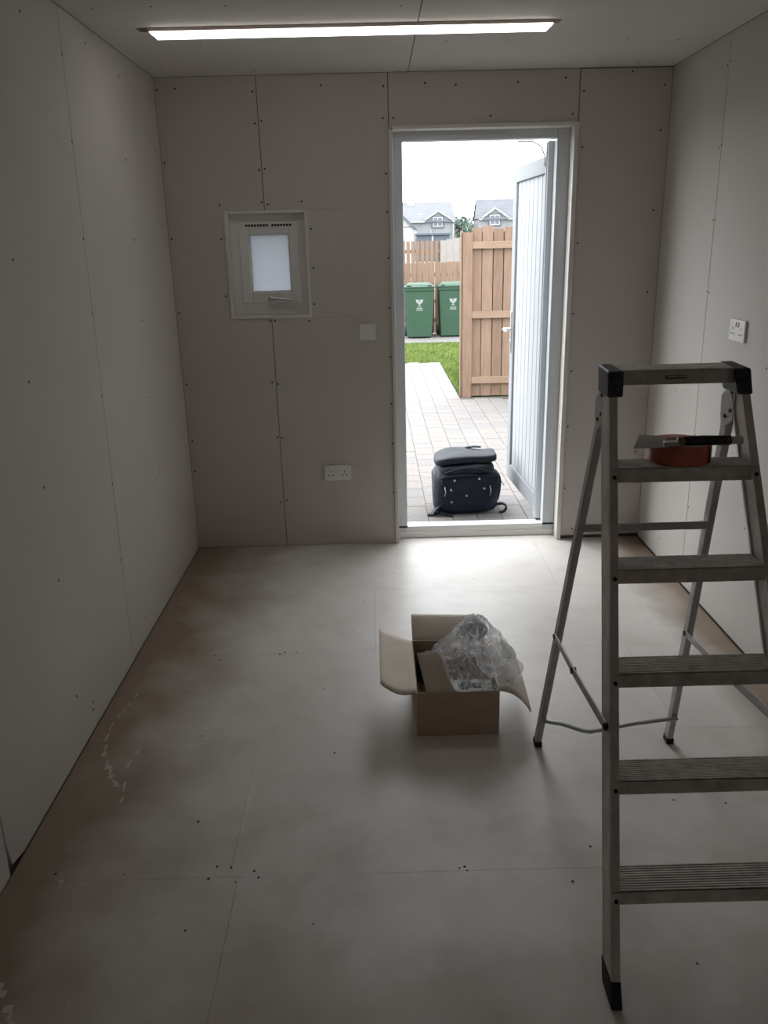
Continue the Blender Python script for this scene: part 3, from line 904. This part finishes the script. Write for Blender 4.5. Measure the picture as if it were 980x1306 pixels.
# ------------------------------------------------------------------ backpack outside the door
bp = thing('backpack', 'black backpack lying on the pavers just outside the door', 'bag', (1.60, .80, G))
def sbox(c, hsz, e=.35, nu=32, nv=18, warp=None):
    mb = MB()
    def P(i, j):
        a = 2*PI*i/nu
        b = -PI/2+PI*j/(nv-1)
        sg = lambda x, p: math.copysign(abs(x)**p, x)
        v = Vector((c[0]+hsz[0]*sg(math.cos(b), e)*sg(math.cos(a), e), c[1]+hsz[1]*sg(math.cos(b), e)*sg(math.sin(a), e), c[2]+hsz[2]*sg(math.sin(b), e)))
        return warp(v) if warp else v
    return mb.grid(P, nu, nv, True)
def wob(v):
    return v+Vector((.006*math.sin(19*v.z+7*v.y), .006*math.sin(23*v.x+4), .006*math.sin(15*v.x+11*v.y)))
sbox((1.598, .80, .085), (.212, .155, .145), .36, warp=wob).build('body', BAGC, bp, smooth=True)
sbox((1.405, .80, .115), (.028, .115, .095), .6, warp=wob).build('side_pocket', BAGC2, bp, smooth=True)
sbox((1.795, .80, .095), (.028, .115, .10), .6, warp=wob).build('side_pocket', BAGC2, bp, smooth=True)
sbox((1.60, .775, .238), (.178, .125, .036), .5, warp=lambda v: wob(v)+Vector((0, 0, .03*(v.y-.775)))).build('front_pocket', BAGC2, bp, smooth=True)
sbox((1.600, .80, .296), (.200, .13, .026), .34, warp=lambda v: wob(v)+Vector((0, 0, .085*(v.x-1.595)+.012*math.sin(14*(v.x-1.4))))).build('top_pocket', BAGC2, bp, smooth=True)
arc = [(1.45+.30*k/14, .645-.005*math.sin(PI*k/14), .222+.034*math.sin(PI*k/14)) for k in range(15)]
MB().tube(arc, .0055, 8).build('zip', BAGC2, bp, smooth=True)
arc = [(1.43+.335*k/14, .648, .192+.014*math.sin(PI*k/14)) for k in range(15)]
MB().tube(arc, .0075, 8).build('piping', BAGC2, bp, smooth=True)
for x, z in ((1.515, .175), (1.672, .183), (1.492, .112), (1.705, .118), (1.592, .072), (1.497, .03), (1.70, .04)):
    MB().disc((x, .6565 if z > .05 else .660, z), (0, -1, 0), .0075, .016, 10).build('stud', STUD, bp)
for x in (1.452, 1.742):
    MB().tube([(x, .648, .135), (x+.006, .640, .10), (x-.002, .642, .07)], .0035, 6).build('zip_pull', STUD, bp, smooth=True)
def strap(pts, w, t_, name='strap'):
    mb = MB()
    pts = [Vector(p) for p in pts]
    for p_, q_ in zip(pts, pts[1:]):
        dv = (q_-p_).normalized()
        sd = Vector((0, 1, 0)) if abs(dv.y) < .8 else Vector((1, 0, 0))
        nn = dv.cross(sd).normalized()
        b4 = [p_+sd*w+nn*t_, p_-sd*w+nn*t_, p_-sd*w-nn*t_, p_+sd*w-nn*t_]
        mb.hexa(b4, [v+(q_-p_) for v in b4])
    return mb.build(name, BAGC, bp)
strap([(1.45, .68, .03), (1.40, .66, -.015), (1.372, .655, -.050)], .03, .006)
strap([(1.42, .66, -.03), (1.46, .645, -.05), (1.50, .64, -.054)], .028, .005)
strap([(1.34, .655, -.052), (1.40, .65, -.045), (1.47, .655, -.04)], .018, .005)
strap([(1.79, .68, .00), (1.825, .68, .005), (1.848, .68, -.005), (1.855, .68, -.03), (1.84, .68, -.05), (1.81, .68, -.052)], .014, .005)
strap([(1.78, .74, .16), (1.825, .73, .14), (1.845, .73, .11)], .006, .002, 'strap_end')
MB().tube([(1.415, .70, .20), (1.425, .665, .185), (1.44, .655, .165), (1.45, .65, .14)], .010, 6).build('side_buckle', BAGC2, bp, smooth=True)
strap([(1.58, .90, .315), (1.61, .89, .330), (1.66, .89, .335), (1.71, .90, .33)], .012, .004, 'grab_handle')

# ------------------------------------------------------------------ outside ground
gr = struct(B(((-70, .2, G-.30), (90, 160, G-.055))).build('ground', EARTH), 'open ground beyond the garden', 'ground')
pv = B(((.20, .2, G-.055), (4.4, 4.95, G-.012)), ((.20, 4.95, G-.055), (1.972, 7.86, G-.012)), ((-1.5, 10.35, G-.055), (4.6, 11.85, G-.012))).build('paving', SAND)
struct(pv, 'block paving outside the door with a pale path', 'paving')
pm = {}
LEN = (.155, .205, .235)
for li, ln in enumerate(LEN):
    for mi, mm in enumerate(PAV+[PAVP]):
        hx, hy, c_ = .0775, ln/2-.001, .0025
        mb = MB()
        mb.add([(-hx, -hy, -.012), (hx, -hy, -.012), (hx, hy, -.012), (-hx, hy, -.012), (-hx, -hy, -c_), (hx, -hy, -c_), (hx, hy, -c_), (-hx, hy, -c_),
                (-hx+c_, -hy+c_, 0), (hx-c_, -hy+c_, 0), (hx-c_, hy-c_, 0), (-hx+c_, hy-c_, 0)],
               [(0, 1, 5, 4), (1, 2, 6, 5), (2, 3, 7, 6), (3, 0, 4, 7), (4, 5, 9, 8), (5, 6, 10, 9), (6, 7, 11, 10), (7, 4, 8, 11), (8, 9, 10, 11)])
        me = bpy.data.meshes.new('paver')
        me.from_pydata(mb.v, [], mb.f)
        me.materials.append(mm)
        pm[(li, mi)] = me
PX = 1.972
rest = {0: MB(), 1: MB()}
cand = []
for k in range(-11, 15):
    xc = PX+.157*(k+.5)
    y = .215+R.choice((0, .03, .07, .11))
    first = True
    while y < 7.84:
        li = R.choice((0, 1, 1, 2))
        lim = 4.93 if k >= 0 else 7.85
        pale = (y > 4.9+R.uniform(-.12, .12))
        if y+LEN[li] > lim+.02: break
        mi = 4 if pale or (k == -1 and 2.75 < y < 2.93) else R.choice((0, 0, 1, 1, 2, 3))
        cand.append((xc, y+LEN[li]/2, li, mi))
        y += LEN[li]
def vis(c): return -((c[0]-1.8)**2*2.2+(c[1])**2*.55) if 0.9 < c[0] < 2.75 else -999-c[1]
cand.sort(key=vis, reverse=True)
for i, (x, y, li, mi) in enumerate(cand):
    if i < 290:
        o = bpy.data.objects.new('paver', pm[(li, mi)])
        C.objects.link(o)
        o.parent = pv
        o.location = (x, y, G+R.uniform(-.0015, .0015))
    else:
        me = pm[(li, mi)]
        mbb = rest[0 if mi < 4 else 1]
        mbb.add([(v.co.x+x, v.co.y+y, v.co.z+G) for v in me.vertices], [tuple(p.vertices) for p in me.polygons])
stuff(rest[0].build('distant_pavers', PAV[1], pv))
stuff(rest[1].build('pale_pavers', PAVP, pv))
mb = MB()
for i in range(-9, 21):
    for j in range(7):
        x, y = .3+i*.205+(j % 2)*.1, 10.37+j*.21
        if x+.2 > 4.6: continue
        mb.box((x, y, G-.012), (x+.199, y+.204, G))
stuff(mb.build('bin_strip_pavers', PAVP, pv))
# lawn
lw = B(((-1.5, 7.87, G-.055), (6, 10.34, G-.02)), ((1.985, 5.12, G-.055), (6, 7.87, G-.02))).build('lawn', TURF)
struct(lw, 'bright green lawn beyond the paved path', 'lawn')
mb = MB()
for k in range(38000):
    if R.random() < .5: x, y = R.uniform(-.6, 3.6), R.uniform(7.88, 10.33)
    else: x, y = R.uniform(1.99, 3.6), R.uniform(5.14, 7.9)
    a = R.uniform(0, 2*PI)
    h_ = R.uniform(.03, .065)
    w = .006
    lx, ly = R.uniform(-.025, .025), R.uniform(-.025, .025)
    ca, sa = math.cos(a)*w, math.sin(a)*w
    o = len(mb.v)
    mb.v += [(x-ca, y-sa, G-.02), (x+ca, y+sa, G-.02), (x+lx, y+ly, G-.02+h_)]
    mb.f.append((o, o+1, o+2))
stuff(mb.build('grass', GRASS, lw))

# ------------------------------------------------------------------ short timber fence by the door
def board_part(x0, x1, y0, y1, z0, z1, m, par, name='board'):
    return B(((x0, y0, z0), (x1, y1, z1))).build(name, m, par, bevel=.002, seg=1)
fy = 4.97
fe = thing('timber_fence', 'brown timber fence panel with thick end post beside the path', 'fence', (3.0, fy, G))
board_part(2.012, 2.112, fy, fy+.10, G-.05, 1.715, FEN[0], fe, 'post')
board_part(1.986, 2.010, fy+.035, fy+.10, G-.02, 1.735, FEN[2], fe, 'post_cover_board')
board_part(4.02, 4.12, fy, fy+.10, G-.05, 1.715, FEN[0], fe, 'post')
for z0, z1 in ((1.545, 1.622), (.806, .884), (.078, .152)):
    board_part(2.113, 4.019, fy+.004, fy+.044, z0, z1, FENR, fe, 'rail')
x = 2.114
k = 0
while x < 4.0:
    w = R.uniform(.105, .118)
    dy = 0 if k % 2 else .006
    board_part(x, min(x+w, 4.018), fy+.046+dy, fy+.064+dy, G-.01, 1.735+R.uniform(-.01, .04)+.02*(k % 2), FEN[(k*2) % 3], fe)
    x += w+R.uniform(.004, .010)
    k += 1
# cover strips behind the gaps (they stop short of the ground)
x = 2.17
while x < 3.9:
    board_part(x, x+.10, fy+.072, fy+.088, .10, 1.72, FEN[1], fe, 'backing_board')
    x += .115

# ------------------------------------------------------------------ wheelie bins
def make_bin(x, y, label):
    o = thing('wheelie_bin', label, 'bin', (x, y, G), 'green wheelie bins at the back of the garden')
    def tp(z, hw, y0, y1):
        return [(x-hw, y+y0, z), (x+hw, y+y0, z), (x+hw, y+y1, z), (x-hw, y+y1, z)]
    MB().hexa(tp(G+.02, .222, .02, .46), tp(G+.86, .262, -.01, .56)).build('body', BIN, o, bevel=.02, seg=3)
    MB().hexa(tp(G+.845, .272, -.025, .575), tp(G+.90, .276, -.03, .58)).build('rim', BIN, o, bevel=.008)
    mb = MB()
    mb.hexa(tp(G+.902, .284, -.04, .585), tp(G+.935, .282, -.04, .585))
    mb.hexa(tp(G+.935, .25, .0, .54), tp(G+.985, .20, .06, .48))
    mb.build('lid', BINL, o, bevel=.012, seg=3)
    for sx_ in (-1, 1):
        MB().tube([(x+sx_*.21, y+.53, G+.10), (x+sx_*.265, y+.53, G+.10)], .10, 18).build('wheel', RUBBER, o, bevel=.008)
    MB().tube([(x-.2, y+.60, G+.86), (x-.2, y+.63, G+.90), (x+.2, y+.63, G+.90), (x+.2, y+.60, G+.86)], .014, 8).build('handle', BIN, o, smooth=True)
    for sx_ in (-1, 1):
        B(((x+sx_*.19-.035, y-.046, G+.935), (x+sx_*.19+.035, y+.02, G+.955))).build('lid_grip', BLACKH, o, bevel=.005)
    # printed crest: two raised wings, body and tail, and two lines of small print below
    yz = lambda z: y+.02+(-.03)*((z-G-.02)/.84)-.004
    mb = MB()
    def flat(pts):
        n_ = len(pts)
        vs = [(x+px, yz(G+.62+pz)-.001, G+.62+pz) for px, pz in pts]+[(x+px, yz(G+.62+pz)+.006, G+.62+pz) for px, pz in pts]
        mb.add(vs, [tuple(range(n_)), tuple(range(n_, 2*n_))]+[(i, (i+1) % n_, n_+(i+1) % n_, n_+i) for i in range(n_)])
    for s in (-1, 1):
        flat([(s*.010, .0), (s*.038, .012), (s*.062, .045), (s*.066, .085), (s*.052, .072), (s*.046, .088), (s*.036, .066), (s*.028, .080), (s*.012, .045)])
        flat([(s*.002, .045), (s*.014, .052), (s*.022, .072), (s*.010, .078), (s*.003, .062)])
    flat([(-.020, .035), (.020, .035), (.016, -.005), (0, -.028), (-.016, -.005)])
    flat([(-.030, -.028), (.030, -.028), (.022, -.040), (-.022, -.040)])
    mb.build('crest', BINW, o)
    mb = MB()
    for row, (n_, w) in enumerate(((5, .017), (7, .012))):
        for q_ in range(n_):
            px = (q_-(n_-1)/2)*(w+.005)
            zz = G+.535-row*.032
            mb.box((x+px-w/2, yz(zz)-.002, zz), (x+px+w/2, yz(zz)+.006, zz+.018))
    mb.build('small_print', BINW, o)
    return o
make_bin(1.85, 11.02, 'green wheelie bin on the left, beside the doorway edge')
make_bin(2.475, 11.14, 'green wheelie bin half hidden behind the fence post')

# ------------------------------------------------------------------ rear fences
f2 = thing('low_fence', 'low close-boarded fence directly behind the green bins', 'fence', (2.5, 11.95, G))
x = -1.25
k = 0
while x < 4.3:
    w = .108
    board_part(x, x+w, 11.95+(k % 2)*.012, 11.966+(k % 2)*.012, G, 1.262+R.uniform(-.012, .012), FEN[R.choice((0, 2, 2))], f2)
    x += w+.007
    k += 1
for z0 in (.15, 1.0):
    board_part(-1.25, 4.3, 11.982, 12.02, z0, z0+.07, FENR, f2, 'rail')
for xx in (-1.2, .75, 2.45, 4.2):
    board_part(xx, xx+.09, 12.02, 12.11, G-.05, 1.25, FEN[1], f2, 'post')
f3 = thing('picket_fence', 'taller gapped picket fence behind the low fence', 'fence', (1.6, 15.0, G))
x = -1.218
while x < 2.50:
    board_part(x, x+.078, 15.0, 15.016, G, 1.665+R.uniform(-.012, .012), FEN[R.choice((0, 2))], f3, 'picket')
    x += .107
for z0 in (.3, 1.40):
    board_part(-1.22, 2.52, 15.018, 15.055, z0, z0+.075, FENR, f3, 'rail')
for xx in (-1.1, .65, 2.44):
    board_part(xx, xx+.09, 15.06, 15.15, G-.05, 1.66, FEN[1], f3, 'post')
f4 = thing('pale_fence_panel', 'pale new timber fence panel right of the picket fence', 'fence', (3.2, 15.02, G))
x = 2.545
k = 0
while x < 4.2:
    board_part(x, x+.142, 15.02, 15.038, G, 1.655+.07*(x-2.5)/.45, FENP, f4)
    x += .145
    k += 1
for z0 in (.3, 1.40):
    board_part(2.545, 4.2, 15.04, 15.075, z0, z0+.075, FENP, f4, 'rail')

# ------------------------------------------------------------------ houses far behind
def house_window(par, xc, y, z0, z1, w, two=True):
    h_ = z1-z0
    f = ring(xc-w/2, xc+w/2, z0, z1, .09, y-.06, y+.05).build('window', HWHITE, par)
    B(((xc-.045, y-.06, z0+.09), (xc+.045, y+.05, z1-.09))).build('mullion', HWHITE, f)
    B(((xc-w/2+.09, y-.02, z0+.09), (xc-.045, y, z1-.09))).build('pane', HGLASS, f)
    B(((xc+.045, y-.02, z0+.09), (xc+w/2-.09, y, z1-.09))).build('pane', HGLASS, f)
    ring(xc-w/2-.15, xc+w/2+.15, z0-.12, z1+.15, .15, y-.04, y+.02).build('window_surround', QUOIN, par)
    return f
def house(label, x0, x1, y, eave, ridge, gx0, gx1, gz, win, ge, dy=5.0):
    o = thing('house', label, 'house', ((x0+x1)/2, y, G))
    zr = 1.62+(ridge-1.62)*((y+dy+4.394)/(y+4.394))
    B(((x0, y, G-.1), (x1, y+2*dy, eave))).build('wall', STONE, o)
    MB().prism([(y-.25, eave-.02), (y+dy, zr), (y+2*dy+.25, eave-.02), (y+2*dy+.25, eave-.15), (y+dy, zr-.18), (y-.25, eave-.15)], 0, x0-.1, x1+.1).build('roof', SLATE, o)
    MB().prism([(y, eave-.1), (y+2*dy, eave-.1), (y+dy, zr-.15)], 0, x1-.05, x1).build('gable_wall', STONE, o)
    MB().prism([(y, eave-.1), (y+2*dy, eave-.1), (y+dy, zr-.15)], 0, x0, x0+.05).build('gable_wall', STONE, o)
    # wall-head gable flush with the front
    gc = (gx0+gx1)/2
    MB().prism([(gx0+.15, eave-.3), (gx1-.15, eave-.3), (gx1-.15, ge), (gc, gz-.16), (gx0+.15, ge)], 1, y-.03, y+.3).build('gable', STONE, o)
    for s in (-1, 1):
        xe = gx0 if s < 0 else gx1
        MB().prism([(xe, ge-.02), (gc, gz-.02), (gc, gz-.22), (xe, ge-.22)], 1, y-.22, y-.05).build('barge_board', HWHITE, o)
        MB().add([(xe, y-.2, ge), (gc, y-.2, gz), (gc, y+dy*.9, gz), (xe, y+dy*.35, ge), (xe, y-.2, ge-.06), (gc, y-.2, gz-.06), (gc, y+dy*.9, gz-.06), (xe, y+dy*.35, ge-.06)], HEX).build('gable_roof', SLATE, o)
    xc, z0, z1, w = win
    house_window(o, xc, y-.05, z0, z1, w)
    B(((x0, y-.36, eave-.16), (gx0, y-.2, eave-.04)), ((gx1, y-.36, eave-.16), (x1, y-.2, eave-.04))).build('gutter', HWHITE, o)
    return o, zr, dy
h1, zr, dy = house('grey stone house with slate roof, left through the doorway', -3.0, 9.46, 85, 3.75, 5.55, 6.35, 9.20, 4.80, (7.72, 3.15, 4.10, 1.0), 3.95)
for xs_, zf, w in ((4.75, .80, .8), (5.75, .22, .55)):
    z0 = 3.5+(zr-3.5)*zf
    yy = 85+dy*zf
    MB().add([(xs_, yy-.05, z0+.05), (xs_+w, yy-.05, z0+.05), (xs_+w, yy+.6, z0+.40), (xs_, yy+.6, z0+.40), (xs_, yy-.05, z0+.15), (xs_+w, yy-.05, z0+.15), (xs_+w, yy+.6, z0+.50), (xs_, yy+.6, z0+.50)], HEX).build('skylight', HWHITE, h1)
B(((9.25, 84.85, G), (9.37, 84.98, 3.4)), ((6.95, 84.85, G), (7.05, 84.95, 2.9))).build('downpipe', HWHITE, h1)
go = thing('blue_grey_garage', 'blue-grey clad lean-to in front of the left stone house', 'garage', (7.1, 81.5, G))
B(((5.35, 80.5, G), (8.55, 82.5, 2.3))).build('wall', HBLUE, go)
B(((5.25, 80.3, 2.30), (8.65, 82.6, 2.52))).build('roof', HBLUE, go, bevel=.03)
B(((6.78, 80.42, G), (6.95, 80.5, 2.28))).build('corner_post', HWHITE, go)
house('grey stone house with slate roof, right above the fence', 11.95, 20.0, 85, 3.85, 5.70, 12.25, 14.95, 4.95, (13.58, 3.2, 4.2, 1.05), 4.05, 2.2)
h3 = thing('white_house', 'white gable-ended house at the left edge of the doorway', 'house', (3.6, 70, G))
B(((1.0, 70, G), (4.55, 76, 2.95))).build('wall', HWHITE, h3)
MB().prism([(1.1, 2.90), (4.55, 2.90), (2.85, 4.45)], 1, 70, 76).build('gable', HWHITE, h3)
for s in (-1, 1):
    xe = 2.85+s*1.95
    MB().prism([(xe, 2.78), (2.85, 4.60), (2.85, 4.42), (xe, 2.60)], 1, 69.75, 76.2).build('roof', SLATE, h3)
B(((4.56, 69.85, 2.40), (4.80, 70.1, 2.72))).build('gutter_end', HWHITE, h3)

# trees between the houses
def tree(x, y, h_, w, label, seed):
    rr = random.Random(seed)
    o = thing('tree', label, 'tree', (x, y, G))
    MB().tube([(x, y, G), (x+.1, y, h_*.5), (x, y, h_*.8)], [.25, .18, .08], 8).build('trunk', BARK, o)
    mb = MB()
    cl = [(x+rr.uniform(-w, w)*.6, y+rr.uniform(-w, w)*.4, h_*rr.uniform(.35, .85), w*rr.uniform(.3, .5)) for _ in range(12)]
    for k in range(2600):
        cx_, cy_, cz_, r_ = rr.choice(cl)
        v = Vector((rr.gauss(0, 1), rr.gauss(0, 1), rr.gauss(0, 1))).normalized()*r_*rr.uniform(.6, 1.05)
        p_ = Vector((cx_, cy_, cz_))+v
        if p_.z > h_: continue
        a = Vector((rr.uniform(-1, 1), rr.uniform(-1, 1), rr.uniform(-1, 1))).normalized()*.16
        b = a.cross(Vector((rr.uniform(-1, 1), rr.uniform(-1, 1), rr.uniform(-1, 1)))).normalized()*.10
        o_ = len(mb.v)
        mb.v += [tuple(p_-a), tuple(p_+b), tuple(p_+a), tuple(p_-b)]
        mb.f.append((o_, o_+1, o_+2, o_+3))
    stuff(mb.build('foliage', LEAF, o))
tree(11.9, 103, 5.0, 1.3, 'hazy green tree right beside the left stone house', 1)
tree(14.2, 106, 4.6, 1.2, 'hazy low green tree left of the right stone house', 2)
tree(13.2, 113, 4.9, 1.9, 'hazy green tree farthest back in the gap between the houses', 4)
